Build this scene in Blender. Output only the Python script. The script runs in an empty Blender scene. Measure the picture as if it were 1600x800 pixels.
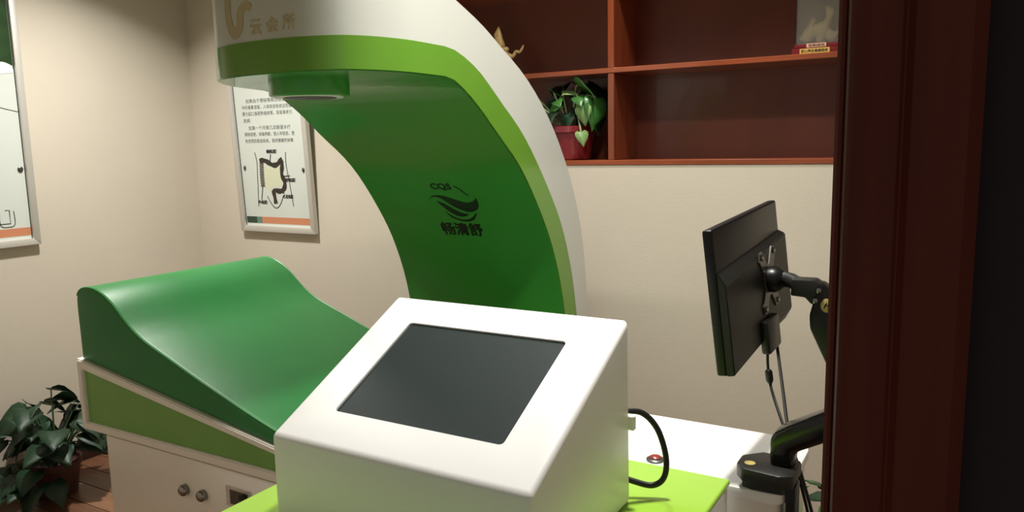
import bpy, bmesh, math, random
from mathutils import Vector, Matrix
random.seed(7)
S = bpy.context.scene
COL = S.collection
PI = math.pi

# ------------------------------------------------------------------ camera
YAW, PITCH, ROLL, FPX = -0.53642775, -0.14266352, -0.02125644, 1220.846
_f = Vector((math.sin(YAW)*math.cos(PITCH), math.cos(YAW)*math.cos(PITCH), math.sin(PITCH)))
_r = Vector((math.cos(YAW), -math.sin(YAW), 0)); _u = _r.cross(_f)
_r2 = _r*math.cos(ROLL)+_u*math.sin(ROLL); _u2 = _u*math.cos(ROLL)-_r*math.sin(ROLL)
cam = bpy.data.objects.new('camera', bpy.data.cameras.new('camera')); COL.objects.link(cam)
m = Matrix((_r2, _u2, -_f)).transposed().to_4x4(); m.translation = (0, 0, 1.5)
cam.matrix_world = m
cam.data.sensor_width = 36; cam.data.lens = FPX/1600*36; cam.data.clip_start = 0.02
S.camera = cam

# ------------------------------------------------------------------ world, exposure
W = bpy.data.worlds.new('world'); S.world = W; W.use_nodes = True
W.node_tree.nodes['Background'].inputs[0].default_value = (1.0, 0.93, 0.86, 1)
W.node_tree.nodes['Background'].inputs[1].default_value = 0.20
S.view_settings.view_transform = 'Standard'; S.view_settings.look = 'None'
S.view_settings.gamma = 1; S.view_settings.use_curve_mapping = False
S.view_settings.exposure = 0.46
# ceiling downlights of the room: x, y, watts
LAMPS = [(-2.90, 1.95, 24), (-0.62, 1.62, 17.5), (-1.05, 2.42, 9)]
LAMP_COL = (1.0, 0.965, 0.90)
CEIL = 2.75

# ------------------------------------------------------------------ materials
def lin(c):
    return tuple((x/255/12.92 if x/255 <= .04045 else ((x/255+.055)/1.055)**2.4) for x in c)
def mat(name, rgb, rough=.5, metal=0, coat=0, bump=0, bscale=40, var=0, vscale=6, grain=None, spec=.5, trans=0, emit=0, ior=1.45):
    m = bpy.data.materials.new(name); m.use_nodes = True
    nt = m.node_tree; b = nt.nodes['Principled BSDF']; c = lin(rgb)
    b.inputs['Base Color'].default_value = (*c, 1); b.inputs['Roughness'].default_value = rough
    b.inputs['Metallic'].default_value = metal; b.inputs['Coat Weight'].default_value = coat
    b.inputs['Coat Roughness'].default_value = .06; b.inputs['Specular IOR Level'].default_value = spec
    b.inputs['Transmission Weight'].default_value = trans; b.inputs['IOR'].default_value = ior
    if emit:
        b.inputs['Emission Color'].default_value = (*c, 1); b.inputs['Emission Strength'].default_value = emit
    if var or bump or grain:
        tc = nt.nodes.new('ShaderNodeTexCoord'); mp = nt.nodes.new('ShaderNodeMapping')
        nt.links.new(tc.outputs['Object'], mp.inputs[0])
        if grain: mp.inputs['Scale'].default_value = grain
    if var:
        n = nt.nodes.new('ShaderNodeTexNoise'); n.inputs['Scale'].default_value = vscale; n.inputs['Detail'].default_value = 6
        nt.links.new(mp.outputs[0], n.inputs[0])
        r = nt.nodes.new('ShaderNodeValToRGB')
        r.color_ramp.elements[0].position = .3; r.color_ramp.elements[1].position = .7
        r.color_ramp.elements[0].color = (*[x*(1-var) for x in c], 1); r.color_ramp.elements[1].color = (*[min(1, x*(1+var)) for x in c], 1)
        nt.links.new(n.outputs[0], r.inputs[0]); nt.links.new(r.outputs[0], b.inputs['Base Color'])
    if bump:
        n2 = nt.nodes.new('ShaderNodeTexNoise'); n2.inputs['Scale'].default_value = bscale; n2.inputs['Detail'].default_value = 4
        nt.links.new(mp.outputs[0], n2.inputs[0])
        bp = nt.nodes.new('ShaderNodeBump'); bp.inputs['Strength'].default_value = bump; bp.inputs['Distance'].default_value = .01
        nt.links.new(n2.outputs[0], bp.inputs['Height']); nt.links.new(bp.outputs[0], b.inputs['Normal'])
    return m
MT = {}
def D(k, *a, **kw): MT[k] = mat(k, *a, **kw)
D('wall', (202, 193, 178), .75, bump=.05, bscale=120, var=.025, vscale=2)
D('door_wall', (204, 194, 180), .6, var=.05, vscale=3)
D('ceiling', (225, 220, 210), .8, bump=.03, bscale=90)
D('corridor_wall', (50, 43, 43), .8, spec=.2, bump=.05, bscale=60)
D('floor_base', (60, 36, 24), .5, var=.1)
for i, c in enumerate([(112, 78, 56), (122, 86, 62), (104, 72, 52), (130, 94, 68)]):
    D('plank%d' % i, c, .38, coat=.15, var=.28, vscale=9, grain=(.35, 9, 9), bump=.05, bscale=30)
D('wood', (136, 66, 38), .28, coat=.4, var=.22, vscale=7, grain=(.5, 6, 6))
D('wood_v', (122, 58, 33), .28, coat=.4, var=.22, vscale=7, grain=(6, 6, .5))
D('wood_panel', (100, 48, 34), .36, coat=.2, var=.2, vscale=4, grain=(1, 1, .4))
D('wood_frame', (92, 38, 23), .45, coat=0, spec=.2, var=.2, vscale=6, grain=(8, 8, .4))
D('skirting', (58, 34, 26), .4, var=.2)
D('white', (237, 238, 236), .42, coat=.06, bump=.012, bscale=30)
D('white_paint', (228, 224, 216), .3, coat=.2, bump=.012, bscale=40)
D('arch_white', (196, 198, 190), .35, coat=.15)
D('lime', (150, 196, 64), .22, coat=.4, var=.02)
D('lime_panel', (112, 160, 78), .4, coat=.1, var=.05, vscale=12)
D('trim_green', (98, 146, 48), .25, coat=.4)
D('inner_green', (62, 148, 56), .26, coat=.35, var=.03, vscale=3)
D('leather', (38, 116, 57), .42, spec=.38, bump=.10, bscale=9, var=.05, vscale=5)
D('piping', (40, 130, 62), .4)
D('screen', (46, 54, 54), .5, spec=.2, var=.02)
D('dark_gap', (40, 36, 34), .6)
D('black', (14, 14, 15), .35, spec=.4)
D('black_gloss', (10, 10, 11), .18, coat=.3)
D('black_matte', (24, 25, 22), .45, bump=.03, bscale=200)
D('plate_grey', (88, 88, 84), .3, metal=.5)
D('rubber', (10, 10, 10), .5)
D('chrome', (140, 138, 134), .08, metal=1)
D('alu', (208, 205, 198), .42, metal=.5, bump=.02, bscale=100)
D('steel_dark', (90, 90, 86), .35, metal=.7)
D('print_white', (206, 212, 206), .35, coat=.3, var=.03, vscale=2)
D('print_orange', (200, 132, 98), .4, coat=.3)
D('print_green', (40, 62, 48), .4, coat=.3)
D('print_teal', (96, 128, 112), .4, coat=.3)
D('print_leaf', (34, 62, 30), .4, coat=.3, var=.25, vscale=14)
D('print_pale', (226, 230, 224), .4, coat=.3)
D('ink', (34, 32, 30), .5)
D('ink_soft', (84, 84, 80), .5)
D('ink_colon', (52, 44, 38), .5, bump=.3, bscale=120, var=.3, vscale=60)
D('ink_colon_grey', (104, 98, 90), .5, var=.2, vscale=60)
D('paper_cream', (206, 210, 180), .5)
D('logo', (10, 22, 12), .3, coat=.4)
D('emblem', (184, 170, 134), .35, coat=.3, var=.06)
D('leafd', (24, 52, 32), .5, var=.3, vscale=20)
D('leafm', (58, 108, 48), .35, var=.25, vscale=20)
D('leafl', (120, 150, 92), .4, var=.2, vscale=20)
D('stem', (150, 166, 118), .45, var=.1)
D('stemd', (52, 80, 44), .5, var=.1)
D('pot_red', (122, 34, 40), .28, coat=.3, bump=.08, bscale=25, var=.15, vscale=10)
D('pot_brown', (72, 36, 35), .45, var=.15)
D('soil', (38, 28, 22), .9, bump=.4, bscale=120)
D('gold', (186, 156, 104), .5, metal=.1, bump=.2, bscale=120, var=.15, vscale=40)
D('gold_pale', (205, 182, 132), .5, metal=.1, bump=.2, bscale=120, var=.15, vscale=40)
D('red_base', (112, 26, 28), .3, coat=.3, var=.06)
D('plaque', (226, 186, 104), .35, metal=.3)
D('plaque_pink', (220, 172, 150), .4)
D('sticker', (186, 170, 100), .45)
D('red_cap', (128, 46, 38), .3, coat=.2)
D('lamp_glow', (255, 236, 205), .5, emit=6)
g = MT['acrylic'] = bpy.data.materials.new('acrylic'); g.use_nodes = True
nt = g.node_tree; nt.nodes.clear()
o_ = nt.nodes.new('ShaderNodeOutputMaterial'); mx = nt.nodes.new('ShaderNodeMixShader')
tr = nt.nodes.new('ShaderNodeBsdfTransparent'); gl = nt.nodes.new('ShaderNodeBsdfGlossy'); fr = nt.nodes.new('ShaderNodeFresnel')
tr.inputs[0].default_value = (.95, .95, .93, 1); gl.inputs['Roughness'].default_value = .08; fr.inputs[0].default_value = 1.6
df = nt.nodes.new('ShaderNodeBsdfDiffuse'); m2 = nt.nodes.new('ShaderNodeMixShader'); m2.inputs[0].default_value = .09; df.inputs[0].default_value = (.8, .76, .66, 1)  # faint pale diffuse mix stands in for reflected haze on the clear case
nt.links.new(tr.outputs[0], m2.inputs[1]); nt.links.new(df.outputs[0], m2.inputs[2])
nt.links.new(fr.outputs[0], mx.inputs[0]); nt.links.new(m2.outputs[0], mx.inputs[1]); nt.links.new(gl.outputs[0], mx.inputs[2]); nt.links.new(mx.outputs[0], o_.inputs[0])

# ------------------------------------------------------------------ helpers
class G:
    def __init__(s): s.v = []; s.f = []
    def add(s, v, f):
        n = len(s.v); s.v += [tuple(p) for p in v]; s.f += [tuple(i+n for i in q) for q in f]; return s
    def box(s, x0, x1, y0, y1, z0, z1, bev=0, seg=2):
        bm = bmesh.new(); bmesh.ops.create_cube(bm, size=1)
        for v in bm.verts:
            v.co = Vector(((x0+x1)/2+v.co.x*(x1-x0), (y0+y1)/2+v.co.y*(y1-y0), (z0+z1)/2+v.co.z*(z1-z0)))
        if bev: bmesh.ops.bevel(bm, geom=bm.edges[:], offset=bev, segments=seg, affect='EDGES', profile=.5)
        return s.bm(bm)
    def bm(s, bm):
        bm.verts.index_update()
        s.add([v.co[:] for v in bm.verts], [[v.index for v in f.verts] for f in bm.faces]); bm.free(); return s
    def prism(s, poly, axis, lo, hi, bev=0, seg=2, only=None):
        # poly: 2D points in the plane of the other two axes (order x,y,z without axis)
        def P(p, t):
            l = list(p); l.insert(axis, t); return Vector(l)
        bm = bmesh.new()
        a = [bm.verts.new(P(p, lo)) for p in poly]; b = [bm.verts.new(P(p, hi)) for p in poly]; n = len(poly)
        bm.faces.new(a); bm.faces.new(b[::-1])
        for i in range(n): bm.faces.new((a[i], b[i], b[(i+1) % n], a[(i+1) % n]))
        bmesh.ops.recalc_face_normals(bm, faces=bm.faces[:])
        if bev:
            e = bm.edges[:]
            if only == 'caps': e = [x for x in e if abs(x.verts[0].co[axis]-x.verts[1].co[axis]) < 1e-6]
            bmesh.ops.bevel(bm, geom=e, offset=bev, segments=seg, affect='EDGES', profile=.5)
        return s.bm(bm)
    def tube(s, pts, r, n=8, cap=True):
        pts = [Vector(p) for p in pts]; rs = r if isinstance(r, (list, tuple)) else [r]*len(pts)
        base = len(s.v); up = None
        for i, p in enumerate(pts):
            t = (pts[min(i+1, len(pts)-1)]-pts[max(i-1, 0)]).normalized()
            if up is None:
                up = Vector((0, 0, 1)) if abs(t.z) < .9 else Vector((1, 0, 0))
            a = (up-t*up.dot(t)).normalized(); b = t.cross(a); up = a
            for k in range(n):
                q = p+(a*math.cos(2*PI*k/n)+b*math.sin(2*PI*k/n))*rs[i]; s.v.append(tuple(q))
        for i in range(len(pts)-1):
            for k in range(n):
                s.f.append((base+i*n+k, base+i*n+(k+1) % n, base+(i+1)*n+(k+1) % n, base+(i+1)*n+k))
        if cap:
            s.f.append(tuple(base+k for k in range(n))[::-1]); s.f.append(tuple(base+(len(pts)-1)*n+k for k in range(n)))
        return s
    def lathe(s, prof, c, n=32, M=None):
        # prof: (radius, height) from bottom; around z through c (or through matrix M)
        base = len(s.v); M = M or Matrix.Translation(c)
        for r, z in prof:
            for k in range(n):
                s.v.append(tuple(M @ Vector((r*math.cos(2*PI*k/n), r*math.sin(2*PI*k/n), z))))
        for i in range(len(prof)-1):
            for k in range(n):
                s.f.append((base+i*n+k, base+i*n+(k+1) % n, base+(i+1)*n+(k+1) % n, base+(i+1)*n+k))
        s.f.append(tuple(base+k for k in range(n))[::-1]); s.f.append(tuple(base+(len(prof)-1)*n+k for k in range(n)))
        return s
    def map(s, fn): s.v = [tuple(fn(Vector(p))) for p in s.v]; return s
    def build(s, name, mk, parent=None, smooth=35, kind=None, wn=False):
        me = bpy.data.meshes.new(name)
        off = parent_loc(parent)
        me.from_pydata([tuple(Vector(p)-off) for p in s.v], [], s.f)
        bm = bmesh.new(); bm.from_mesh(me); bmesh.ops.recalc_face_normals(bm, faces=bm.faces[:]); bm.to_mesh(me); bm.free()
        me.materials.append(MT[mk])
        if smooth:
            me.shade_smooth(); me.set_sharp_from_angle(angle=math.radians(smooth))
        o = bpy.data.objects.new(name, me); COL.objects.link(o)
        if parent: o.parent = parent
        if kind: o['kind'] = kind
        return o
def parent_loc(p):
    v = Vector((0, 0, 0))
    while p: v += p.location; p = p.parent
    return v
def thing(name, label, cat, loc=(0, 0, 0), group=None):
    o = bpy.data.objects.new(name, None); COL.objects.link(o); o.location = loc; o.empty_display_size = .05
    return tag(o, label, cat, group)
def tag(o, label, cat, group=None):
    o['label'] = label; o['category'] = cat
    if group: o['group'] = group
    return o
def struct(o, label=None):
    o['kind'] = 'structure'
    if label: o['label'] = label
    return o
def cat_spline(pts, n=8):
    P = [Vector(p) for p in pts]; out = []
    for i in range(len(P)-1):
        a = P[max(i-1, 0)]; b = P[i]; c = P[i+1]; d = P[min(i+2, len(P)-1)]
        for k in range(n):
            t = k/n
            out.append(.5*((2*b)+(c-a)*t+(2*a-5*b+4*c-d)*t*t+(3*b-a-3*c+d)*t**3))
    out.append(P[-1]); return out
def arc_resample(pts, n):
    L = [0]
    for i in range(1, len(pts)): L.append(L[-1]+(pts[i]-pts[i-1]).length)
    out = []; j = 0
    for k in range(n):
        s = L[-1]*k/(n-1)
        while j < len(L)-2 and L[j+1] < s: j += 1
        t = (s-L[j])/max(1e-9, L[j+1]-L[j]); out.append(pts[j].lerp(pts[j+1], min(1, max(0, t))))
    return out
def text_mesh(body, size, extrude=.0004, bold=0):
    cu = bpy.data.curves.new('t', 'FONT'); cu.body = body; cu.size = size; cu.extrude = extrude; cu.offset = bold; cu.resolution_u = 2
    ob = bpy.data.objects.new('t', cu); COL.objects.link(ob)
    dg = bpy.context.evaluated_depsgraph_get(); me = bpy.data.meshes.new_from_object(ob.evaluated_get(dg))
    v = [p.co[:] for p in me.vertices]; f = [tuple(p.vertices) for p in me.polygons]
    bpy.data.objects.remove(ob); bpy.data.curves.remove(cu); bpy.data.meshes.remove(me)
    return v, f
def fit_text(body, w, h, **kw):
    # text scaled to a box w x h with its lower left corner at 0,0
    v, f = text_mesh(body, 1, **kw)
    if not v: return [], []
    x0 = min(p[0] for p in v); x1 = max(p[0] for p in v); y0 = min(p[1] for p in v); y1 = max(p[1] for p in v)
    return [((p[0]-x0)/(x1-x0)*w, (p[1]-y0)/(y1-y0)*h, p[2]) for p in v], f
def fat_text(body, w, h, d):
    v, f = fit_text(body, w, h); V = []; F = []
    for k in range(8):
        n = len(V); V += [(p[0]+d*math.cos(k*PI/4), p[1]+d*math.sin(k*PI/4), p[2]+k*.00002) for p in v]; F += [tuple(i+n for i in q) for q in f]
    return V, F
def ribbon(pts, wid, th=.0006):
    # flat stroke in the xy plane: pts 2D, wid number or list
    P = [Vector((p[0], p[1])) for p in pts]; ws = wid if isinstance(wid, (list, tuple)) else [wid]*len(P)
    v = []; f = []
    for i, p in enumerate(P):
        t = (P[min(i+1, len(P)-1)]-P[max(i-1, 0)]).normalized(); n = Vector((-t.y, t.x))*ws[i]/2
        v += [(p.x+n.x, p.y+n.y, th), (p.x-n.x, p.y-n.y, th), (p.x+n.x, p.y+n.y, 0), (p.x-n.x, p.y-n.y, 0)]
    for i in range(len(P)-1):
        a = 4*i; b = a+4
        f += [(a, a+1, b+1, b), (a, b, b+2, a+2), (a+1, a+3, b+3, b+1)]
    return v, f

# ================================================================== the room
XL, YB, XR, YF = -3.72, 2.86, 0.66, 0.50
SHX0, SHX1, SHZ0, SHZ1 = -2.20, XR, 1.409, 2.55
g = G().box(-4.6, 2.4, -1.6, 3.4, -.06, -.012)
floor = struct(g.build('floor', 'floor_base'), 'brown wooden plank floor')
# planks, running along the room
pm = {}
rows = int((YB-YF)/.118)+1
k = 0
for r in range(-3, rows):
    y0 = YF+r*.118; x = XL-random.random()*.8
    while x < XR:
        x1 = min(x+.9, XR); xa = max(x, XL)
        if x1-xa > .08 and y0 < YB-.02 and (y0 >= YF-.01 or -1.2 < xa < .2):
            key = (round(x1-xa, 2), k % 4)
            if key not in pm:
                me = G().box(0, x1-xa-.003, 0, min(.115, YB-y0), -.0115, 0, .0015, 1).build('plank', 'plank%d' % (k % 4), floor)
                pm[key] = me.data; o = me
            else:
                o = bpy.data.objects.new('plank', pm[key]); COL.objects.link(o); o.parent = floor
            o.location = (xa, y0, 0)
        x += .9; k += 1
struct(G().box(-4.6, 2.4, -1.6, 3.4, CEIL, CEIL+.08).build('ceiling', 'ceiling'), 'plain white ceiling')
struct(G().box(XL-.1, XL, -.0+YF-.1, 3.4, 0, CEIL).build('wall_left', 'wall'), 'pale beige painted wall with the large framed poster')
struct(G().box(XR, XR+.1, YF-.1, 3.4, 0, CEIL).build('wall_right', 'wall'), 'pale beige side wall')
g = G().box(XL, SHX0, YB, YB+.1, 0, CEIL).box(SHX0, XR, YB, YB+.1, 0, SHZ0).box(SHX0, XR, YB, YB+.1, SHZ1, CEIL)
struct(g.build('wall_back', 'wall'), 'pale beige back wall under the bookcase')
DX0, DX1 = -1.18, -.066   # doorway
g = G().box(XL, DX0, YF, YF+.03, 0, CEIL).box(DX1+.0, XR, YF, YF+.03, 0, CEIL).box(DX0, DX1, YF, YF+.03, 2.15, CEIL)
struct(g.build('wall_front', 'door_wall'), 'plain wall around the doorway')
g = G().box(-4.5, DX0, .46, YF-.001, 0, CEIL).box(DX1, 2.4, .46, YF-.001, 0, CEIL).box(DX0, DX1, .46, YF-.001, 2.15, CEIL)
struct(g.build('wall_corridor', 'corridor_wall'), 'near-black wall right of the door casing')
struct(G().box(XL, XL+.014, YF+.03, YB, 0, .095, .004, 2).build('baseboard_left', 'skirting'), 'dark brown baseboard behind the floor plants')
struct(G().box(XL+.014, XR, YB-.014, YB, 0, .095, .004, 2).build('baseboard_back', 'skirting'), 'dark brown baseboard of the back wall')
# door casing: stepped architrave boards, right, left and above
def casing(x0, x1, flip, o):
    # x0 = edge at the opening, x1 = outer edge
    s = 1 if x1 > x0 else -1
    w = abs(x1-x0)
    prof = [(0, .034), (.002, .028), (.0045, .026), (w*.42, .024), (w*.42+.002, .020), (w*.46, .020), (w*.46+.003, .026), (w-.006, .030), (w, .036), (w, .065), (0, .065)]
    return G().prism([(x0+s*a, .41+b) for a, b in prof], 2, 0, 2.16)
tr = casing(-.0605, .0015, 0, None).build('trim_1', 'wood_frame', smooth=20); struct(tr, 'dark reddish wooden door casing at the right')
G().box(-.0665, -.0605, .45, .532, 0, 2.15, .002, 1).build('jamb_lining', 'wood_frame', tr)
tl = casing(DX0, DX0-.062, 0, None).build('trim_2', 'wood_frame', smooth=20); struct(tl, 'dark reddish wooden door casing at the left')
th = G().box(DX0-.062, .0015, .445, .475, 2.16, 2.225, .004, 1).build('trim_3', 'wood_frame'); struct(th, 'dark reddish wooden door head casing')

# ceiling downlights (the light of the room)
for i, (x, y, w) in enumerate(LAMPS):
    t = thing('ceiling_downlight', ['recessed ceiling downlight nearest the corner of the two posters', 'recessed ceiling downlight above the control console', 'recessed ceiling downlight in front of the bookcase'][i], 'downlight', (x, y, CEIL), 'ceiling downlights')
    G().lathe([(.085, -.004), (.09, -.002), (.09, 0), (.06, .0), (.062, -.006)], (x, y, CEIL-.001), 32).build('trim_ring', 'white', t)
    G().lathe([(.055, -.0045), (.058, -.003)], (x, y, CEIL-.002), 32).build('diffuser', 'lamp_glow', t)
    L = bpy.data.lights.new('downlight_lamp', 'AREA'); L.shape = 'DISK'; L.size = .14; L.energy = w; L.color = LAMP_COL; L.spread = math.radians(122)
    lo = bpy.data.objects.new('downlight_lamp', L); COL.objects.link(lo); lo.location = (0, 0, -.012); lo.parent = t

# ================================================================== bookcase
bc = thing('bookcase', 'reddish brown wooden bookcase built into the back wall', 'bookcase', (SHX0, YB, SHZ0))
SB = YB+.235
G().box(SHX0, SHX1, SB, SB+.02, SHZ0, SHZ1).build('back_panel', 'wood_panel', bc)
for z in (1.428, 1.782, 2.136, 2.49):
    G().box(SHX0+.02, SHX1-.001, YB-.004, SB, z-.0195, z, .002, 1).build('shelf', 'wood', bc)
for x in (SHX0, -1.251, -.302, SHX1-.027):
    zz = [1.428, 1.782, 2.136, 2.49]
    for a, b in zip(zz[:-1], zz[1:]):
        G().box(x, x+.026, YB-.002, SB, a, b-.0195, .002, 1).build('divider', 'wood_v', bc)

# ---- plants
def leaf_data(n=5):
    # heart shaped leaf, stalk end at 0, tip at +x, length 1
    prof = [(0, .10), (-.08, .30), (.08, .46), (.30, .46), (.55, .34), (.80, .15), (1.0, 0)]
    v = []; f = []
    for i, (x, w) in enumerate(prof):
        sag = -.35*max(0, x)**2
        v += [(x, w, sag+.10*w+.03*math.sin(i*2)), (max(x, 0), 0, sag), (x, -w, sag+.10*w-.03*math.sin(i*2))]
    for i in range(len(prof)-1):
        a = 3*i
        f += [(a, a+3, a+4, a+1), (a+1, a+4, a+5, a+2)]
    return v, f
LV, LF = leaf_data()
leafmesh = {}
def leaf_obj(mk, parent, pos, yaw, pitch, roll, size):
    if mk not in leafmesh:
        me = bpy.data.meshes.new('leaf'); me.from_pydata(LV, [], LF); me.materials.append(MT[mk]); me.shade_smooth(); leafmesh[mk] = me
    o = bpy.data.objects.new('leaf', leafmesh[mk]); COL.objects.link(o); o.parent = parent
    o.location = Vector(pos)-parent_loc(parent)
    o.rotation_euler = (roll, pitch, yaw); o.scale = (size,)*3
    sm = o.modifiers.new('thick', 'SOLIDIFY'); sm.thickness = .012
    return o
def pot(parent, c, r, h, mk):
    x, y, z = c
    G().lathe([(r*.70, 0), (r*.74, .004), (r*.92, h*.80), (r*1.0, h*.82), (r*1.0, h*.98), (r*.96, h), (r*.9, h*.99), (r*.86, h*.88)], (x, y, z), 32).build('pot', mk, parent)
    G().lathe([(r*.85, h*.85), (r*.5, h*.89), (r*.05, h*.9)], (x, y, z), 24).build('soil', 'soil', parent)
def stalk(parent, a, b, lift, r, mk):
    a = Vector(a); b = Vector(b); mid = a.lerp(b, .55)+Vector((0, 0, lift))
    G().tube(cat_spline([a, a.lerp(mid, .5)+Vector((0, 0, lift*.35)), mid, b], 4), r, 5).build('stalk', mk, parent)

# pothos in the bookcase, pot partly behind the arch
c = Vector((-1.462, 2.968, 1.4285))
t = thing('potted_pothos', 'trailing pothos in a glossy red pot on the bookcase shelf', 'plant', c)
pot(t, c, .104, .138, 'pot_red')
top = c+Vector((0, 0, .128))
#          dx    dy    dz    yaw  pitch roll size  mat
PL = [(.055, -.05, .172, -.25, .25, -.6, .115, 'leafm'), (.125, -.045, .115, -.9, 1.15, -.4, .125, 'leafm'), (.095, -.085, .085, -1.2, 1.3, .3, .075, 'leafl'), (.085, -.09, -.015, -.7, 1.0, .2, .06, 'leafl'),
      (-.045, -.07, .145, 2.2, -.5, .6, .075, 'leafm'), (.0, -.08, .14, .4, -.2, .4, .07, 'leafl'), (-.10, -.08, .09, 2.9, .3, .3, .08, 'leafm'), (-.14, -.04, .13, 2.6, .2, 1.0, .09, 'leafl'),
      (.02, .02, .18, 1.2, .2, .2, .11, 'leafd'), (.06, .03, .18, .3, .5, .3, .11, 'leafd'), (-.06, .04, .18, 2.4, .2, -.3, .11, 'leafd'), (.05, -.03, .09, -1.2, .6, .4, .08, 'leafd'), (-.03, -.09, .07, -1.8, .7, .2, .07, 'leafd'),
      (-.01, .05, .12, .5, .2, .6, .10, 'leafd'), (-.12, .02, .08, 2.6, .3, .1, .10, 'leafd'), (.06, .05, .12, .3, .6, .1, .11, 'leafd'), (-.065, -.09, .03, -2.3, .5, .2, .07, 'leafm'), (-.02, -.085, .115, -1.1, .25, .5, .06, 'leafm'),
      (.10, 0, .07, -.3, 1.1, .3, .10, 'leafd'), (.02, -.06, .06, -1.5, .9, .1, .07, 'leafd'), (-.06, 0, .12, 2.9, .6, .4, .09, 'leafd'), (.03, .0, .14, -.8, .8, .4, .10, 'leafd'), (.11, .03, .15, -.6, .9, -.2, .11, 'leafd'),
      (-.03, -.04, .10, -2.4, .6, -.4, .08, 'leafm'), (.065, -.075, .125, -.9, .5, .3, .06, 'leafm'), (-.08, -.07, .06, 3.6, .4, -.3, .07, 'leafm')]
for i, (dx, dy, dz, ya, pi_, ro, s, mk) in enumerate(PL):
    p = top+Vector((dx, dy, dz))
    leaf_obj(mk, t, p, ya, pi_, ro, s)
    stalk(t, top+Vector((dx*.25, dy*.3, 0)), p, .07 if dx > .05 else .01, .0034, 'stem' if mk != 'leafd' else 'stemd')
# leafy floor plants
def floor_plant(c, r, h, spread, height, nl, label, size, seed, potmk='pot_brown', mats=('leafd', 'leafd', 'leafm')):
    rnd = random.Random(seed); c = Vector(c)
    t = thing('potted_pothos', label, 'plant', c)
    pot(t, c, r, h, potmk)
    top = c+Vector((0, 0, h*.9))
    for i in range(nl):
        a = rnd.random()*2*PI; q = math.sqrt(rnd.random()); e = rnd.random()
        rad = spread*(.25+.75*q)
        z = height*(.25+.75*e)*(1-.45*q*q)-(.09 if q > .8 and e < .4 else 0)
        p = top+Vector((rad*math.cos(a), rad*math.sin(a), z))
        if p.x < XL+.06: p.x = XL+.06+rnd.random()*.03
        if XL+.3 > p.x and math.cos(a) < 0: yaw = rnd.choice((1, -1))*PI/2+rnd.uniform(-.3, .3)
        else: yaw = a+rnd.uniform(-.6, .6)
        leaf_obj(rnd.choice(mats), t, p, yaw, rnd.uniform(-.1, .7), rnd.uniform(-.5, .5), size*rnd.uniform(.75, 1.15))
        if i % 2 == 0: stalk(t, top+Vector((.02*math.cos(a), .02*math.sin(a), -.01)), p, .04, .003, 'stemd')
    return t
floor_plant((-3.45, 1.80, 0), .105, .16,   .20, .33, 80, 'bushy dark green plant in a brown pot between left wall and bed', .115, 3, mats=('leafd',))
floor_plant((-3.40, 1.27, 0), .10, .15, .14, .15, 30, 'lower dark plant at the very left edge of the picture', .11, 5, mats=('leafd',))
floor_plant((-.31, 2.20, 0), .11, .18, .15, .40, 80, 'green leafy plant on the floor behind the white table', .14, 9, mats=('leafm', 'leafd', 'leafl'))

# ---- gold figurines
def skin_obj(name, nodes, edges, mk, parent, sub=2):
    me = bpy.data.meshes.new(name); off = parent_loc(parent)
    me.from_pydata([tuple(Vector(n[:3])-off) for n in nodes], edges, [])
    o = bpy.data.objects.new(name, me); COL.objects.link(o); o.parent = parent
    md = o.modifiers.new('skin', 'SKIN'); md.use_smooth_shade = True
    for i, n in enumerate(nodes): me.skin_vertices[0].data[i].radius = (n[3], n[3])
    me.skin_vertices[0].data[0].use_root = True
    sb = o.modifiers.new('sub', 'SUBSURF'); sb.levels = sub; sb.render_levels = sub
    me.materials.append(MT[mk]); return o
# prancing creature figurine partly behind the arch
b = Vector((-1.775, 2.95, 1.782))
t = thing('gold_figurine', 'small golden prancing figurine on upper shelf beside the white arch', 'figurine', b)
G().box(b.x-.06, b.x+.06, b.y-.035, b.y+.035, b.z, b.z+.016, .004, 1).build('plinth', 'red_base', t)
N = [(0, 0, .105, .015), (.022, 0, .085, .015), (.03, 0, .05, .012), (.022, 0, .015, .008), (-.012, 0, .13, .02), (-.02, 0, .16, .016), (-.022, 0, .185, .014), (-.045, 0, .175, .008),
     (-.022, 0, .215, .004), (.05, 0, .085, .009), (.062, 0, .105, .008), (.08, 0, .098, .007), (.092, 0, .112, .006), (.10, 0, .128, .003),
     (-.04, .01, .125, .008), (-.058, .01, .145, .006), (-.038, -.012, .11, .008), (-.06, -.012, .12, .006), (.018, .012, .125, .011), (0, .012, .04, .009), (.004, .012, .015, .008)]
E_ = [(0, 1), (1, 2), (2, 3), (0, 4), (4, 5), (5, 6), (6, 7), (6, 8), (1, 9), (9, 10), (10, 11), (11, 12), (12, 13), (4, 14), (14, 15), (4, 16), (16, 17), (0, 18), (1, 19), (19, 20)]
skin_obj('creature', [(b.x+n[0], b.y+n[1], b.z+n[2]+.002, n[3]) for n in N], E_, 'gold', t)
# trophy in a clear case
b = Vector((-.485, 2.955, 1.782))
t = thing('trophy', 'golden figure trophy in a clear case on a red base, upper right shelf', 'trophy', b)
G().box(b.x-.090, b.x+.098, b.y-.065, b.y+.065, b.z, b.z+.022, .003, 1).build('base', 'red_base', t)
G().box(b.x-.084, b.x+.084, b.y-.055, b.y+.055, b.z+.022, b.z+.036, .003, 1).build('upper_base', 'red_base', t)
p1 = G().box(b.x-.062, b.x+.035, b.y-.067, b.y-.064, b.z+.003, b.z+.020).build('plaque', 'plaque', t)
v, f = fit_text('匠心养生健康服务', .086, .010, bold=.004)
G().add([(b.x-.057+p[0], b.y-.0675-p[2], b.z+.0065+p[1]) for p in v], f).build('lettering', 'ink', p1, 0)
p2 = G().box(b.x-.042, b.x+.022, b.y-.058, b.y-.054, b.z+.024, b.z+.037).build('plaque', 'plaque_pink', t)
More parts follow.
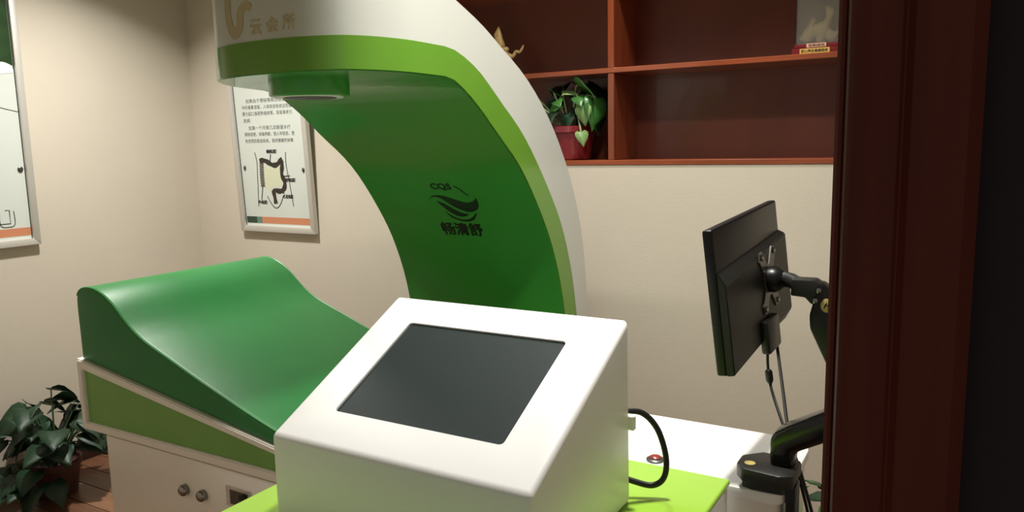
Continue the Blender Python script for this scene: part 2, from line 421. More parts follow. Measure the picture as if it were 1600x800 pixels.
v, f = fit_text('马到成功', .052, .008, bold=.004)
G().add([(b.x-.036+p[0], b.y-.0585-p[2], b.z+.0265+p[1]) for p in v], f).build('lettering', 'ink', p2, 0)
N = [(0, 0, .085, .026), (-.03, 0, .078, .030), (-.045, 0, .055, .028), (-.05, 0, .042, .026), (.018, 0, .10, .018), (.024, 0, .125, .014), (.02, 0, .145, .016), (.038, 0, .138, .009), (.012, 0, .16, .006),
     (.028, 0, .06, .018), (.03, 0, .038, .016), (-.024, .01, .108, .018), (-.03, .01, .125, .010), (.05, 0, .07, .006), (.058, 0, .088, .006), (.068, 0, .084, .005), (.064, 0, .068, .005), (.07, 0, .052, .005), (.06, 0, .045, .004), (0, 0, .05, .022), (-.01, 0, .037, .022)]
E_ = [(0, 1), (1, 2), (2, 3), (0, 4), (4, 5), (5, 6), (6, 7), (6, 8), (0, 9), (9, 10), (1, 11), (11, 12), (9, 13), (13, 14), (14, 15), (15, 16), (16, 17), (17, 18), (0, 19), (19, 20)]
skin_obj('figure', [(b.x+n[0]*1.12-.004, b.y+n[1], b.z+.036+(n[2]-.036)*1.05+.002, n[3]*.92) for n in N], E_, 'gold_pale', t)
g = G(); w = .078; d_ = .05; h0, h1 = .036, .225
for a in ((-w, -w+.003, -d_, d_), (w-.003, w, -d_, d_), (-w+.003, w-.003, -d_, -d_+.003), (-w+.003, w-.003, d_-.003, d_)):
    g.box(b.x+a[0], b.x+a[1], b.y+a[2], b.y+a[3], b.z+h0, b.z+h1)
g.box(b.x-w, b.x+w, b.y-d_, b.y+d_, b.z+h1, b.z+h1+.003).build('case', 'acrylic', t, 0)

# ================================================================== framed posters
def poster(name, label, w, h, M):
    # local: u right 0..w, v up 0..h, n out of the wall; M local -> world
    t = thing('wall_poster', label, 'poster', M @ Vector((w/2, 0, 0)))
    def T(gm): return gm.map(lambda p: M @ p)
    fw = .032; fd = .026
    prof = lambda a, b: None
    T(G().prism([(0, 0), (w, 0), (w-fw, fw), (fw, fw)], 2, 0, fd, .004, 2)).build('frame_rail', 'alu', t)
    T(G().prism([(0, h), (w, h), (w-fw, h-fw), (fw, h-fw)], 2, 0, fd, .004, 2)).build('frame_rail', 'alu', t)
    T(G().prism([(0, 0), (0, h), (fw, h-fw), (fw, fw)], 2, 0, fd, .004, 2)).build('frame_rail', 'alu', t)
    T(G().prism([(w, 0), (w, h), (w-fw, h-fw), (w-fw, fw)], 2, 0, fd, .004, 2)).build('frame_rail', 'alu', t)
    g = G()   # dark rubber line between frame and print
    for a in ((fw-.003, fw+.002, fw, h-fw), (w-fw-.002, w-fw+.003, fw, h-fw)): g.box(a[0], a[1], a[2], a[3], .010, .0125)
    T(g).build('gasket', 'black', t)
    pr = T(G().box(fw-.004, w-fw+.004, fw-.004, h-fw+.004, .004, .010)).build('print_sheet', 'print_white', t)
    return t, pr, T
PW, PH = .54, 1.15
tilt = math.radians(2.6)
MP = Matrix.Translation((-3.362, YB-.001-.0265, 1.072)) @ Matrix.Rotation(tilt, 4, 'X') @ Matrix(((1, 0, 0, 0), (0, 0, -1, 0), (0, 1, 0, 0), (0, 0, 0, 1)))
MP = Matrix.Translation((-3.362, YB-.001, 1.072)) @ Matrix.Rotation(math.radians(2.6), 4, 'X') @ Matrix(((1, 0, 0, 0), (0, 0, -1, 0), (0, 1, 0, 0), (0, 0, 0, 1)))
t, pr, T = poster('wall_poster', 'silver framed poster with colon diagram and text seen under the arch', PW, PH, MP)
ZP = .0101
T(G().box(.038, .114, .044, .078, ZP-.001, ZP+.0006)).build('print_stripe', 'print_green', pr, 0)
T(G().box(.114, .152, .044, .078, ZP-.001, ZP+.0006)).build('print_stripe', 'print_teal', pr, 0)
T(G().box(.152, .502, .044, .078, ZP-.001, ZP+.0006)).build('print_stripe', 'print_orange', pr, 0)
rowsT = [(.118, .662, .31, '如果由于便秘等原因使粪便'), (.086, .630, .355, '中的毒素滞留，人体就会吸收这些毒'), (.084, .598, .355, '素引起口臭肥胖痤疮等，容易衰老引'), (.086, .564, .05, '发病'),
         (.120, .526, .30, '如果一个月做几次肠道水疗'), (.084, .494, .36, '清除宿便，排毒养颜，使人年轻态，更'), (.085, .460, .345, '有效预防肠道疾病，保持健康的体魄')]
g = G()
for u, v0, w, s in rowsT:
    v, f = fit_text(s, w, .021); g.add([(u+p[0], v0+p[1], ZP+p[2]) for p in v], f)
T(g).build('lettering', 'ink_soft', pr, 0)
v, f = fit_text('肠道健康', .20, .042, bold=.01)
T(G().add([(.17+p[0], .76+p[1], ZP+p[2]) for p in v], f)).build('lettering', 'ink_soft', pr, 0)
g = G(); lab = [(.232, .407, '横结肠', .075), (.352, .262, '降结肠', .07), (.325, .178, '乙状结肠', .07), (.135, .146, '升结肠', .07)]
for u, v0, s, w in lab:
    v, f = fit_text(s, w, .019, bold=.03); g.add([(u+p[0], v0+p[1], ZP+.0012+p[2]) for p in v], f)
T(g).build('lettering', 'ink', pr, 0)
def stroke(pts, w, mk, name, dz=0, n=6):
    q = cat_spline([(a, b_, 0) for a, b_ in pts], n); v, f = ribbon(q, w if not isinstance(w, list) else [w[min(len(w)-1, int(i/len(q)*len(w)))] for i in range(len(q))])
    T(G().add([(p[0], p[1], ZP+dz+p[2]) for p in v], f)).build(name, mk, pr, 0)
T(G().prism([(.20, .235), (.205, .345), (.27, .325), (.315, .345), (.312, .30), (.325, .26), (.30, .235), (.25, .235), (.235, .21)], 2, ZP-.001, ZP+.0003)).build('pale_fill', 'paper_cream', pr, 0)
def lumpy(pts, w, mk, name, dz):
    q = arc_resample(cat_spline([(a, b_, 0) for a, b_ in pts], 12), 40)
    v, f = ribbon(q, [w*(1+.16*math.sin(i*1.5)) for i in range(len(q))]); T(G().add([(p[0], p[1], ZP+dz+p[2]) for p in v], f)).build(name, mk, pr, 0)
lumpy([(.183, .236), (.184, .30), (.190, .368)], .028, 'ink_colon_grey', 'colon_drawing', .0006)
lumpy([(.178, .366), (.20, .372), (.227, .366), (.272, .347), (.305, .352), (.334, .374), (.336, .345), (.328, .30), (.344, .258), (.335, .228), (.306, .214), (.272, .218), (.257, .212), (.262, .185), (.266, .15)], .024, 'ink_colon', 'colon_drawing', .0010)
stroke([(.147, .412), (.156, .36), (.150, .30), (.146, .24), (.136, .133)], .004, 'ink', 'outline_drawing', .0004)
stroke([(.369, .412), (.365, .35), (.378, .25), (.391, .138)], .004, 'ink', 'outline_drawing', .0004)
stroke([(.208, .187), (.235, .145), (.266, .126), (.298, .146), (.327, .194)], .004, 'ink', 'outline_drawing', .0004)
for a in ([(.262, .404), (.250, .355)], [(.335, .29), (.385, .293)], [(.285, .213), (.335, .205)], [(.165, .168), (.182, .24)]):
    stroke([a[0], ((a[0][0]+a[1][0])/2, (a[0][1]+a[1][1])/2), a[1]], .004, 'ink', 'leader_line', .0014, 3)
for u, v0 in ((.062, .333), (.482, .322)):
    T(G().lathe([(.012, 0), (.012, .004), (.008, .007)], None, 12, Matrix.Translation((u, v0, ZP)) @ Matrix.Scale(.6, 4, (1, 0, 0)))).build('clip', 'steel_dark', t)
# large poster on the left wall, cut by the left picture edge
MP1 = Matrix.Translation((XL+.001, 1.972-PW, 1.088)) @ Matrix(((0, 0, 1, 0), (1, 0, 0, 0), (0, 1, 0, 0), (0, 0, 0, 1)))
t, pr, T = poster('wall_poster', 'silver framed poster on the left wall, cut off by the picture edge', PW, 1.30, MP1)
T(G().box(.036, .505, .046, .082, ZP-.001, ZP+.0006)).build('print_stripe', 'print_orange', pr, 0)
q = cat_spline([(.036, .70, 0), (.25, .76, 0), (.40, .83, 0), (.47, .80, 0), (.505, .79, 0)], 6)
T(G().prism([(p.x, p.y) for p in q]+[(.505, 1.265), (.036, 1.265)], 2, ZP-.001, ZP+.0006)).build('leaf_print', 'print_leaf', pr, 0)
q = cat_spline([(.30, .76, 0), (.40, .80, 0), (.46, .815, 0), (.502, .80, 0)], 6); q2 = cat_spline([(.502, .77, 0), (.44, .76, 0), (.30, .72, 0)], 6)
T(G().prism([(p.x, p.y) for p in q+q2], 2, ZP-.001, ZP+.0012)).build('petal_print', 'print_pale', pr, 0)
for L_ in ([(.38, .16), (.38, .10), (.41, .09), (.44, .10), (.44, .16)], ):
    stroke(L_, .003, 'ink', 'letter_outline', .0004)
T(G().add(*ribbon([(.412, .165), (.430, .165), (.430, .105), (.33, .105)], .004)).map(lambda p: Vector((p.x-.008, p.y, p.z+ZP)))).build('letter_outline', 'ink', pr, 0)
stroke([(.30, .66), (.42, .62), (.505, .60)], .003, 'ink_soft', 'outline_drawing', .0004)
T(G().lathe([(.012, 0), (.012, .004), (.008, .007)], None, 12, Matrix.Translation((.488, .345, ZP)))).build('clip', 'steel_dark', t)

# ================================================================== treatment bed
Y0, Y1 = 1.5, 2.29
bed = thing('treatment_bed', 'green padded treatment bed with raised headrest on a white cabinet', 'bed', (-1.9, 1.9, 0))
G().box(-2.56, -1.20, Y0+.012, Y1-.03, 0, .527, .006, 2).build('cabinet', 'white_paint', bed)
G().box(-2.55, -1.21, Y0+.02, Y1-.04, .527, .5395).build('shadow_gap', 'dark_gap', bed)
# wedge frame with its lime panel
outer = [(-2.66, .540), (-1.19, .540), (-1.19, .569), (-2.66, .793)]
inner = [(-2.632, .567), (-1.36, .573), (-1.36, .578), (-2.632, .757)]
def ring(y0, y1):
    g = G(); v = []; f = []
    for y in (y0, y1):
        v += [(a, y, b_) for a, b_ in outer]+[(a, y, b_) for a, b_ in inner]
    for i in range(4):
        j = (i+1) % 4
        f += [(i, j, j+4, i+4), (i+8, j+8, j+12, i+12), (i, i+8, j+8, j), (i+4, j+4, j+12, i+12)]
    bm = bmesh.new(); vs = [bm.verts.new(p) for p in v]
    for q in f: bm.faces.new([vs[k] for k in q])
    bmesh.ops.recalc_face_normals(bm, faces=bm.faces[:])
    bmesh.ops.bevel(bm, geom=[e for e in bm.edges if abs(e.verts[0].co.y-e.verts[1].co.y) < 1e-6], offset=.004, segments=2, affect='EDGES')
    return g.bm(bm)
fr_ = ring(Y0-.008, Y0+.03).build('wedge_frame', 'white_paint', bed, 0)
G().prism([(-2.634, .565), (-1.355, .571), (-1.355, .580), (-2.634, .760)], 1, Y0+.004, Y0+.02).build('side_panel', 'lime_panel', bed)
G().prism([(-2.655, .541), (-1.19, .541), (-1.19, .568), (-2.655, .790)], 1, Y0+.03, Y1, .004, 1).build('wedge_body', 'white_paint', bed)
top = [(-2.644, .90), (-2.645, .99), (-2.638, 1.018), (-2.622, 1.037), (-2.597, 1.047), (-2.565, 1.050), (-2.535, 1.047), (-2.50, 1.037), (-2.465, 1.020), (-2.43, .996), (-2.39, .962), (-2.35, .931), (-2.30, .902), (-2.25, .881), (-2.17, .852), (-2.05, .808), (-1.91, .760), (-1.78, .717), (-1.65, .680), (-1.5, .645), (-1.35, .622), (-1.22, .612)]
tops = [Vector((p[0], p[1], 0)) for p in top]; tops = [(p.x, p.y) for p in cat_spline(tops, 3)]
padpoly = [(-1.20, .571), (-1.20, .60)]+tops[::-1]+[(-2.642, .791)]
pad = G().prism(padpoly, 1, Y0+.004, Y1-.004, .012, 3, 'caps').build('pad', 'leather', bed, 50)
for y in (Y0+.009, Y1-.009):
    G().tube([(p[0], y, p[1]-.003) for p in tops[6:]], .0042, 6).build('piping', 'piping', pad)
# chrome knobs and socket on the cabinet front
for x in (-2.142, -2.054):
    k = G().lathe([(.018, 0), (.018, .006), (.019, .010), (.018, .016), (.014, .021), (.008, .024), (.002, .025)], None, 24,
              Matrix.Translation((x, Y0+.012, .418)) @ Matrix.Rotation(PI/2, 4, 'X')).build('knob', 'chrome', bed)
sk = G().box(-1.945, -1.83, Y0+.0085, Y0+.0125, .41, .476, .001, 1).build('socket_plate', 'alu', bed)
G().box(-1.925, -1.845, Y0+.0065, Y0+.0088, .42, .466, .001, 1).build('socket', 'steel_dark', sk)
G().lathe([(.012, 0), (.012, .012), (.008, .013)], None, 16, Matrix.Translation((-1.86, Y0+.0068, .455)) @ Matrix.Rotation(PI/2, 4, 'X')).build('plug', 'black', sk)

# ================================================================== scanner arch
arch = thing('scanner_arch', 'large white and green curved arch with overhanging arm over the bed', 'medical arch', (-1.66, 2.68, 0))
YA = 1.80
NARC = 40
arc_in = arc_resample(cat_spline([(YA, 1.688, 0), (1.826, 1.689, 0), (1.93, 1.645, 0), (2.05, 1.572, 0), (2.25, 1.425, 0), (2.42, 1.215, 0), (2.51, 1.045, 0), (2.562, .88, 0), (2.59, .70, 0), (2.60, .4, 0), (2.60, 0, 0)], 10), NARC)
arc_g = arc_resample(cat_spline([(YA, 1.768, 0), (1.828, 1.769, 0), (1.94, 1.738, 0), (2.056, 1.680, 0), (2.286, 1.517, 0), (2.51, 1.255, 0), (2.61, 1.053, 0), (2.66, .859, 0), (2.685, .68, 0), (2.69, .4, 0), (2.69, 0, 0)], 10), NARC)
arc_o = arc_resample(cat_spline([(YA, 1.918, 0), (1.866, 1.902, 0), (2.063, 1.836, 0), (2.294, 1.720, 0), (2.47, 1.574, 0), (2.597, 1.411, 0), (2.672, 1.272, 0), (2.717, 1.150, 0), (2.75, .98, 0), (2.77, .75, 0), (2.775, .4, 0), (2.775, 0, 0)], 10), NARC)
near = [(1.80, -1.272), (1.65, -1.266), (1.557, -1.281), (1.492, -1.310), (1.452, -1.350), (1.424, -1.420), (1.412, -1.50), (1.409, -1.58), (1.414, -1.65), (1.432, -1.725), (1.462, -1.785), (1.51, -1.84), (1.57, -1.886), (1.655, -1.932), (1.80, -1.985)]
plan = [(p.y, p.x) for p in arc_resample(cat_spline([(a, b_, 0) for a, b_ in near], 10), 70)]   # (x, y)
def xr(y): return -1.272-(.028*min(1, max(0, (y-YA)/.35)))
def xl(y): return -1.985-(.045*min(1, max(0, (y-YA)/.3)))
def arch_body(lo, hi, zlo, zhi, grow=0.0):
    # solid between profile lo and hi; arm part from the plan outline
    g = G(); n = len(plan); cx = -1.63
    P = [((x-grow if x < cx else x+grow), (y-grow*(1 if y < 1.6 else 0))) for x, y in plan]
    v = [(x, y, zlo(y)) for x, y in P]+[(x, y, zhi(y)) for x, y in P]
    f = [(i, i+1, n+i+1, n+i) for i in range(n-1)]
    h = n//2
    for i in range(h):
        j = n-1-i
        if j-1 > i+1 or j-1 == i+1:
            f.append((i, j, j-1, i+1)); f.append((n+i, n+i+1, n+j-1, n+j))
    g.add(v, f)
    v = []; f = []
    for i in range(NARC):
        a = lo[i]; b_ = hi[i]
        v += [(xr(a.x)+grow, a.x, a.y), (xl(a.x)-grow, a.x, a.y), (xl(b_.x)-grow, b_.x, b_.y), (xr(b_.x)+grow, b_.x, b_.y)]
    for i in range(NARC-1):
        a = 4*i; b_ = a+4
        for k in range(4): f.append((a+k, a+(k+1) % 4, b_+(k+1) % 4, b_+k))
    f.append((4*NARC-4, 4*NARC-3, 4*NARC-2, 4*NARC-1))
    g.add(v, f)
    bm = bmesh.new(); vs = [bm.verts.new(p) for p in g.v]
    for q in g.f:
        try: bm.faces.new([vs[k] for k in q])
        except ValueError: pass
    bmesh.ops.remove_doubles(bm, verts=bm.verts[:], dist=1e-4)
    return G().bm(bm)
ztop = lambda y: 1.918+.055*(1-((y-1.41)/(YA-1.41))**2) if y > 1.41 else 1.973
arch_body(arc_g, arc_o, lambda y: 1.768, ztop).build('shell', 'arch_white', arch, 40)
arch_body(arc_in, arc_g, lambda y: 1.688, lambda y: 1.768, .0015).build('edge_band', 'trim_green', arch, 40)
# inner skin, a thin sheet on the underside
nrm = []
for i, p in enumerate(arc_in):
    d = (arc_in[min(i+1, NARC-1)]-arc_in[max(i-1, 0)]).normalized(); nrm.append(Vector((-abs(d.y), -abs(d.x), 0)))
arc_sk = [p+q*.003 for p, q in zip(arc_in, nrm)]; arc_sk[0] = Vector((YA, 1.685, 0))
skin = arch_body(arc_sk, arc_in, lambda y: 1.685, lambda y: 1.688, -.003).build('inner_panel', 'inner_green', arch, 40)
# logo on the inner panel: local u to the right from x=-1.76, s along the panel measured upward from z=1.16
dense = arc_resample(cat_spline([(p.x, p.y, 0) for p in arc_sk], 6), 600)
cum = [0]
for i in range(1, 600): cum.append(cum[-1]+(dense[i]-dense[i-1]).length)
i0 = min(range(600), key=lambda i: abs(dense[i].y-1.165))
def onskin(p):
    s = cum[i0]-p.y
    i = max(1, min(598, min(range(600), key=lambda k: abs(cum[k]-s))))
    t_ = (s-cum[i])/(cum[1]-cum[0] or 1e-6); d = (dense[i+1]-dense[i]).normalized(); q = dense[i]+d*(s-cum[i])
    nn = Vector((-abs(d.y), -abs(d.x)))
    return Vector((p.x, q.x+nn.x*(p.z+.0006), q.y+nn.y*(p.z+.0006)))
def decal(v, f, x, s, name, mk='logo', shear=0): 
    G().add([(x+p[0]+shear*p[1], s+p[1], p[2]) for p in v], f).map(onskin).build(name, mk, skin, 0)
v, f = fat_text('CQS', .088, .034, .0018); decal(v, f, -1.715, .212, 'lettering')
v, f = fat_text('畅清舒', .183, .058, .0022); decal(v, f, -1.757, -.006, 'lettering')
def sw(pa, pb):
    # closed leaf shape between two strokes
    a = cat_spline([(x, y, 0) for x, y in pa], 8); b_ = cat_spline([(x, y, 0) for x, y in pb], 8)
    a = arc_resample(a, 24); b_ = arc_resample(b_, 24)
    v = [(p.x, p.y, .0006) for p in a]+[(p.x, p.y, .0006) for p in b_]
    return v, [(i, i+1, 24+i+1, 24+i) for i in range(23)]
decal(*sw([(0, .080), (.025, .098), (.065, .098), (.11, .082), (.155, .066), (.19, .072), (.213, .092)], [(0, .080), (.025, .091), (.055, .084), (.09, .050), (.13, .026), (.17, .022), (.205, .045), (.213, .092)]), -1.752, .088, 'swoosh')
decal(*sw([(.028, .072), (.055, .060), (.085, .036), (.12, .014), (.15, .010)], [(.028, .072), (.05, .036), (.085, .004), (.12, -.004), (.15, .010)]), -1.752, .088, 'swoosh')
decal(*sw([(.04, .028), (.07, -.004), (.11, -.018), (.15, -.010), (.18, .016)], [(.04, .028), (.065, -.010), (.11, -.027), (.155, -.020), (.186, .014)]), -1.752, .088, 'swoosh')
decal(*ribbon([(.138, .146), (.150, .140), (.165, .122), (.184, .098)], .0045), -1.752, .088, 'swoosh')
# faded gold emblem on the front of the arm
pl = [Vector((x, y, 0)) for x, y in plan][::-1]
pc = [0]
for i in range(1, len(pl)): pc.append(pc[-1]+(pl[i]-pl[i-1]).length)
j0 = min(range(len(pl)), key=lambda i: (pl[i]-Vector((-1.68, 1.418, 0))).length)
def onfront(p):
    s = pc[j0]+p.x; i = 0
    while i < len(pc)-2 and pc[i+1] < s: i += 1
    d = (pl[i+1]-pl[i]).normalized(); q = pl[i]+d*(s-pc[i]); nn = Vector((d.y, -d.x, 0))
    return Vector((q.x+nn.x*(p.z+.0008), q.y+nn.y*(p.z+.0008), 1.775+p.y))
q = cat_spline([(.055, .118, 0), (.060, .148, 0), (.035, .165, 0), (.010, .145, 0), (.004, .10, 0), (.006, .05, 0), (.026, .018, 0), (.052, .030, 0), (.060, .068, 0), (.082, .082, 0), (.100, .074, 0)], 8)
v, f = ribbon(q, [.018+.010*math.sin(PI*i/len(q)) for i in range(len(q))])
sh = arch.children[0]
G().add(v, f).map(onfront).build('emblem', 'emblem', sh, 0)
for ch, x, y in (('云', .094, .008), ('会', .150, .010), ('所', .202, .013)):
    v, f = fat_text(ch, .038, .036, .0010); G().add([(x+p[0], y+p[1], p[2]) for p in v], f).map(onfront).build('lettering', 'emblem', sh, 0)
# camera head under the arm
nz = G().lathe([(.102, -.049), (.108, -.046), (.109, -.043), (.109, -.002)], (-1.60, 1.615, 1.688), 48).build('lens_housing', 'inner_green', arch)
G().lathe([(.060, -.0505), (.092, -.0505), (.094, -.0485)], (-1.60, 1.615, 1.688), 48).build('lens_ring', 'white', nz)
G().lathe([(.001, -.0520), (.072, -.0520), (.073, -.0504)], (-1.60, 1.615, 1.688), 40).build('lens_glass', 'rubber', nz)

# ================================================================== console cabinet and control console
LT = .825
cab = thing('console_cabinet', 'white cabinet with lime green top carrying the control console', 'cabinet', (-.79, 1.15, 0))
G().box(-1.192, -.395, .735, 1.494, 0, LT-.006, .006, 2).build('body', 'white', cab)
G().box(-1.196, -.391, .73, 1.498, LT-.014, LT, .006, 3).build('top_panel', 'lime', cab)
con = thing('control_console', 'white slant-topped control console with dark touch screen', 'console', (-.795, 1.12, LT))
bx0, bx1 = -1.062, -.529
prof = [(.928, LT+.0005), (1.309, LT+.0005), (1.301, 1.181), (.928, .995)]
sl = Vector((0, 1.301-.928, 1.181-.995)); sln = sl.length; sl.normalize(); sn = Vector((0, -sl.z, sl.y))
A0 = Vector((0, .928, .995))
def onslope(x, s, d=0):
    p = A0+sl*s+sn*d; return Vector((x, p.y, p.z))
bm = bmesh.new()
a = [bm.verts.new((bx0, p[0], p[1])) for p in prof]; b_ = [bm.verts.new((bx1, p[0], p[1])) for p in prof]
bm.faces.new(a); bm.faces.new(b_[::-1])
for i in (0, 1): bm.faces.new((a[i], b_[i], b_[i+1], a[i+1]))
bm.faces.new((a[3], b_[3], b_[0], a[0]))
s0 = (Vector((0, .9995, 1.0295))-A0).length; s1 = (Vector((0, 1.229, 1.1445))-A0).length
sx0, sx1 = -.974, -.619
rc = .008
hole = []
for (hx, hs, a0) in ((sx0+rc, s0+rc, PI), (sx1-rc, s0+rc, 1.5*PI), (sx1-rc, s1-rc, 0), (sx0+rc, s1-rc, .5*PI)):
    for k in range(4): hole.append((hx+rc*math.cos(a0+k*PI/6), hs+rc*math.sin(a0+k*PI/6)))
hv = [bm.verts.new(onslope(x, s)) for x, s in hole]; hb = [bm.verts.new(onslope(x, s, -.007)) for x, s in hole]
nh = len(hole); cor = [a[3], b_[3], b_[2], a[2]]
for q in range(4):
    for k in range(3): bm.faces.new((cor[q], hv[q*4+k+1], hv[q*4+k]))
    bm.faces.new((cor[q], cor[(q+1) % 4], hv[(q*4+4) % nh], hv[q*4+3]))
for i in range(nh): bm.faces.new((hv[i], hv[(i+1) % nh], hb[(i+1) % nh], hb[i]))
bm.faces.new(hb)
bmesh.ops.recalc_face_normals(bm, faces=bm.faces[:])
oe = [e for e in bm.edges if all(v in a or v in b_ for v in e.verts) and len(e.link_faces) == 2 and e.link_faces[0].normal.angle(e.link_faces[1].normal) > .2]
bmesh.ops.bevel(bm, geom=oe, offset=.010, segments=4, affect='EDGES', profile=.5)
hs_ = G().bm(bm).build('housing', 'white', con, 30)
gs = G().prism(hole, 2, 0, .003).map(lambda p: onslope(p.x+(0.0006 if p.x < -.8 else -.0006), p.y, -.0068+p.z)); gs.build('screen_glass', 'screen', con, 30)
G().box(-.536, -.519, 1.295, 1.307, .968, .998, .003, 1).map(lambda p: p+Vector((0, .006, 0))).build('cable_clip', 'white', con)
cb = cat_spline([(-.548, 1.318, .998), (-.52, 1.345, .990), (-.495, 1.36, .957), (-.478, 1.36, .905), (-.480, 1.355, .866), (-.500, 1.345, .850), (-.535, 1.33, .858), (-.56, 1.32, .868)], 8)
cb = [(-.56, 1.308, .998)]+[tuple(p) for p in cb]+[(-.575, 1.309, .87)]
tag(G().tube(cb, .0058, 10).build('power_cable', 'rubber'), 'thick black cable looping out of the back of the white console', 'cable')

# ================================================================== white side table, button
TT = .80
tb = thing('side_table', 'low-gloss white side table with rounded corner behind the console', 'table', (-.75, 1.68, 0))
def rrect(x0, x1, y0, y1, r):
    out = []
    for cx, cy, a0, rr in ((x1-r[0], y0+r[0], -PI/2, r[0]), (x1-r[1], y1-r[1], 0, r[1]), (x0+.002, y1-.002, PI/2, .002), (x0+.002, y0+.002, PI, .002)):
        for k in range(9): out.append((cx+rr*math.cos(a0+k*PI/16), cy+rr*math.sin(a0+k*PI/16)))
    return out
G().prism(rrect(-1.19, -.292, 1.520, 1.85, (.03, .07)), 2, TT-.024, TT, .004, 2, 'caps').build('tabletop', 'white', tb)
G().prism(rrect(-1.18, -.300, 1.528, 1.842, (.024, .064)), 2, 0, TT-.024).build('body', 'white_paint', tb)
rb = thing('push_button', 'small red push button on the white side table', 'button', (-.577, 1.572, TT))
G().lathe([(.020, 0), (.020, .004), (.017, .006)], (-.577, 1.572, TT), 24).build('ring', 'steel_dark', rb)
G().lathe([(.013, .005), (.013, .009), (.010, .011), (.002, .012)], (-.577, 1.572, TT), 24).build('cap', 'red_cap', rb)

# ================================================================== monitor on its arm
mon = thing('monitor', 'black flat monitor seen from behind on a swing arm', 'monitor', (-.43, 1.81, 1.02))
mu = Vector((-.105, -.05, .99)).normalized(); ml = Vector((.045, 1, .0)); ml = (ml-mu*ml.dot(mu)).normalized(); mn = ml.cross(mu)   # back normal, +x
if mn.x < 0: mn = -mn
MO = Vector((-.418, 1.558, 1.016))     # near lower edge, back surface of the slim panel
def MM(p): return MO+ml*p.x+mu*p.y+mn*p.z      # x along the width, y up, z out of the back
ML, MH = .487, .306
G().box(0, ML, 0, MH, -.022, 0, .005, 3).map(MM).build('panel', 'black', mon)
G().box(.008, ML-.008, .012, MH-.008, -.0235, -.0215).map(MM).build('screen', 'black_gloss', mon)
bm = bmesh.new()
lo = [(0, 0), (ML-.002, .001), (ML-.002, .232), (0, .222)]; hi = [(.0, .002), (ML-.004, .030), (ML-.004, .222), (.0, .190)]
va = [bm.verts.new(MM(Vector((x, y, -.002)))) for x, y in lo]; vb = [bm.verts.new(MM(Vector((x, y, .017)))) for x, y in hi]
bm.faces.new(va); bm.faces.new(vb[::-1])
for i in range(4): bm.faces.new((va[i], vb[i], vb[(i+1) % 4], va[(i+1) % 4]))
bmesh.ops.recalc_face_normals(bm, faces=bm.faces[:]); bmesh.ops.bevel(bm, geom=bm.edges[:], offset=.0025, segments=3, affect='EDGES')
G().bm(bm).build('back_housing', 'black_matte', mon, 40)
G().box(.205, .30, -.014, .062, .012, .034, .006, 2).map(MM).build('port_cover', 'black', mon)
G().box(.003, .004, MH-.010, MH-.004, -.016, -.005).map(MM).build('corner_clip', 'alu', mon)
arm = thing('monitor_stand', 'black jointed monitor arm clamped to the corner of the white table', 'monitor stand', (-.335, 1.56, TT))
VC = Vector((.295, .142, .017))
vp = G()
for sx in (-1, 1):
    for sy in (-1, 1):
        d = Vector((sx*.052, sy*.062, 0)); n = Vector((-d.y, d.x, 0)).normalized()*.016
        c0 = VC+d*.15
        vp.prism([((c0-n).x, (c0-n).y), ((c0+n).x, (c0+n).y), ((VC+d+n).x, (VC+d+n).y), ((VC+d*1.12).x, (VC+d*1.12).y), ((VC+d-n).x, (VC+d-n).y)], 2, .017, .021)
vp.box(VC.x-.032, VC.x+.032, VC.y-.036, VC.y+.036, .017, .0212)
vpo = vp.map(MM).build('mounting_plate', 'plate_grey', arm)
for sx in (-1, 1):
    for sy in (-1, 1):
        G().lathe([(.007, .021), (.007, .024), (.004, .026)], None, 10, Matrix.Translation((VC.x+sx*.050, VC.y+sy*.060, 0))).map(MM).build('screw', 'chrome', vpo)
Mj = Matrix.Translation((VC.x, VC.y, 0))
G().lathe([(.030, .020), (.031, .032), (.027, .046), (.018, .056)], None, 24, Mj).map(MM).build('swivel_joint', 'black', arm)
pv = MM(Vector((VC.x, VC.y, .052)))
YU = 1.765
G().tube([pv, pv+Vector((.02, -.012, 0)), Vector((-.318, YU+.01, pv.z-.002)), Vector((-.300, YU, pv.z-.002))], [.019, .017, .017, .017], 12).build('neck', 'black_matte', arm)
# knuckle plates and upper arm: side outlines in the x-z plane, extruded in y
kn = [(-.333, 1.196), (-.286, 1.197), (-.272, 1.188), (-.262, 1.165), (-.270, 1.140), (-.292, 1.145), (-.304, 1.158), (-.334, 1.160)]
ko = G().prism(kn, 1, YU-.022, YU+.022, .003, 2).build('knuckle', 'black_matte', arm)
ua = [(-.277, 1.193), (-.262, 1.186), (-.235, 1.150), (-.165, 1.045), (-.140, .985), (-.160, .950), (-.205, .955), (-.246, .998), (-.272, 1.052), (-.291, 1.092), (-.293, 1.122), (-.286, 1.150)]
uo = G().prism(ua, 1, YU-.030, YU+.026, .006, 2).build('upper_arm', 'black', arm)
for x, z in ((-.275, 1.178), (-.2815, 1.155)):
    G().lathe([(.006, 0), (.006, .003), (.004, .004)], None, 12, Matrix.Translation((x, YU-.030, z)) @ Matrix.Rotation(PI/2, 4, 'X')).build('screw', 'chrome', uo)
so = G().lathe([(.015, 0), (.015, .0008), (.0145, .001)], None, 24, Matrix.Translation((-.258, YU-.030, 1.146)) @ Matrix.Rotation(PI/2, 4, 'X') @ Matrix.Scale(.8, 4, (1, 0, 0))).build('round_sticker', 'sticker', uo)
G().add(*ribbon([(-.005, -.006), (0, .006), (.004, -.002), (-.004, .002)], .003)).map(lambda p: Vector((-.258+p.x, YU-.0311-p.z, 1.146+p.y))).build('sticker_mark', 'ink', so, 0)
YL = 1.575
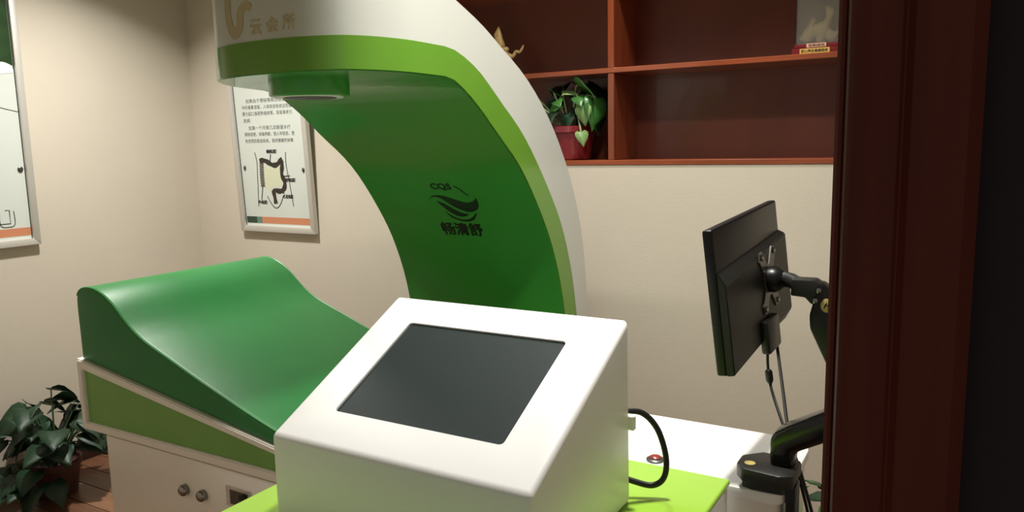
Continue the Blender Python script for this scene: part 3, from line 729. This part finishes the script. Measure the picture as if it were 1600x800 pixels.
la = [(-.327, .842), (-.330, .895), (-.322, .915), (-.300, .930), (-.215, .978), (-.150, 1.012), (-.115, 1.010), (-.105, .985), (-.125, .962), (-.215, .916), (-.280, .880), (-.285, .842)]
G().prism(la, 1, YL-.026, YL+.026, .009, 3).build('lower_arm', 'black_gloss', arm)
G().tube([(-.130, YL, .985), (-.135, YL+.06, .985), (-.150, YU-.04, .985), (-.155, YU, .985)], .022, 16).build('elbow_joint', 'black', arm)
cl = [(-.390, 1.535), (-.372, 1.508), (-.300, 1.500), (-.274, 1.515), (-.274, 1.600), (-.300, 1.615), (-.355, 1.615), (-.390, 1.580)]
co = G().prism(cl, 2, TT+.018, TT+.048, .006, 2).build('clamp_body', 'black_matte', arm)
G().prism([(-.376, 1.53), (-.355, 1.523), (-.298, 1.523), (-.290, 1.53), (-.290, 1.60), (-.376, 1.60)], 2, TT, TT+.018).build('clamp_pad', 'black_matte', arm)
G().box(-.2915, -.272, 1.530, 1.575, TT-.12, TT+.02, .004, 2).build('clamp_jaw', 'black', arm)
so = G().lathe([(.011, 0), (.011, .0008), (.0105, .001)], (-.364, 1.540, TT+.048), 24).build('round_sticker', 'sticker', co)
G().tube([(-.306, YL, TT+.04), (-.306, YL, .86)], .024, 20).build('post', 'black', arm)
# cables of the monitor
def cable(pts, r, label, extra=None):
    o = tag(G().tube(cat_spline(pts, 6), r, 8).build('monitor_cable', 'rubber'), label, 'cable', 'cables of the monitor')
    return o
p1 = MM(Vector((.212, -.012, .024))); p2 = MM(Vector((.285, -.012, .026)))
c1 = cable([p1, p1+Vector((.003, -.006, -.03)), p1+Vector((.012, -.015, -.07)), (-.352, 1.70, .935), (-.325, 1.655, .90), (-.300, 1.625, .86), (-.283, 1.625, .80), (-.262, 1.64, .70), (-.25, 1.65, .58), (-.25, 1.66, .40)], .0032, 'thin black monitor cable with an inline barrel adapter')
G().tube([p1+Vector((.004, -.008, -.034)), p1+Vector((.005, -.009, -.038)), p1+Vector((.009, -.013, -.058)), p1+Vector((.011, -.015, -.066))], [.004, .0085, .0085, .004], 10).build('inline_adapter', 'black', c1)
q2 = Vector((-.316, 1.655, .905))
cable([p2, p2.lerp(q2, .3), p2.lerp(q2, .65), q2, (-.297, 1.625, .86), (-.275, 1.62, .80), (-.250, 1.63, .70), (-.235, 1.64, .58), (-.235, 1.66, .40)], .0036, 'straight black monitor cable passing behind the arm, no adapter')
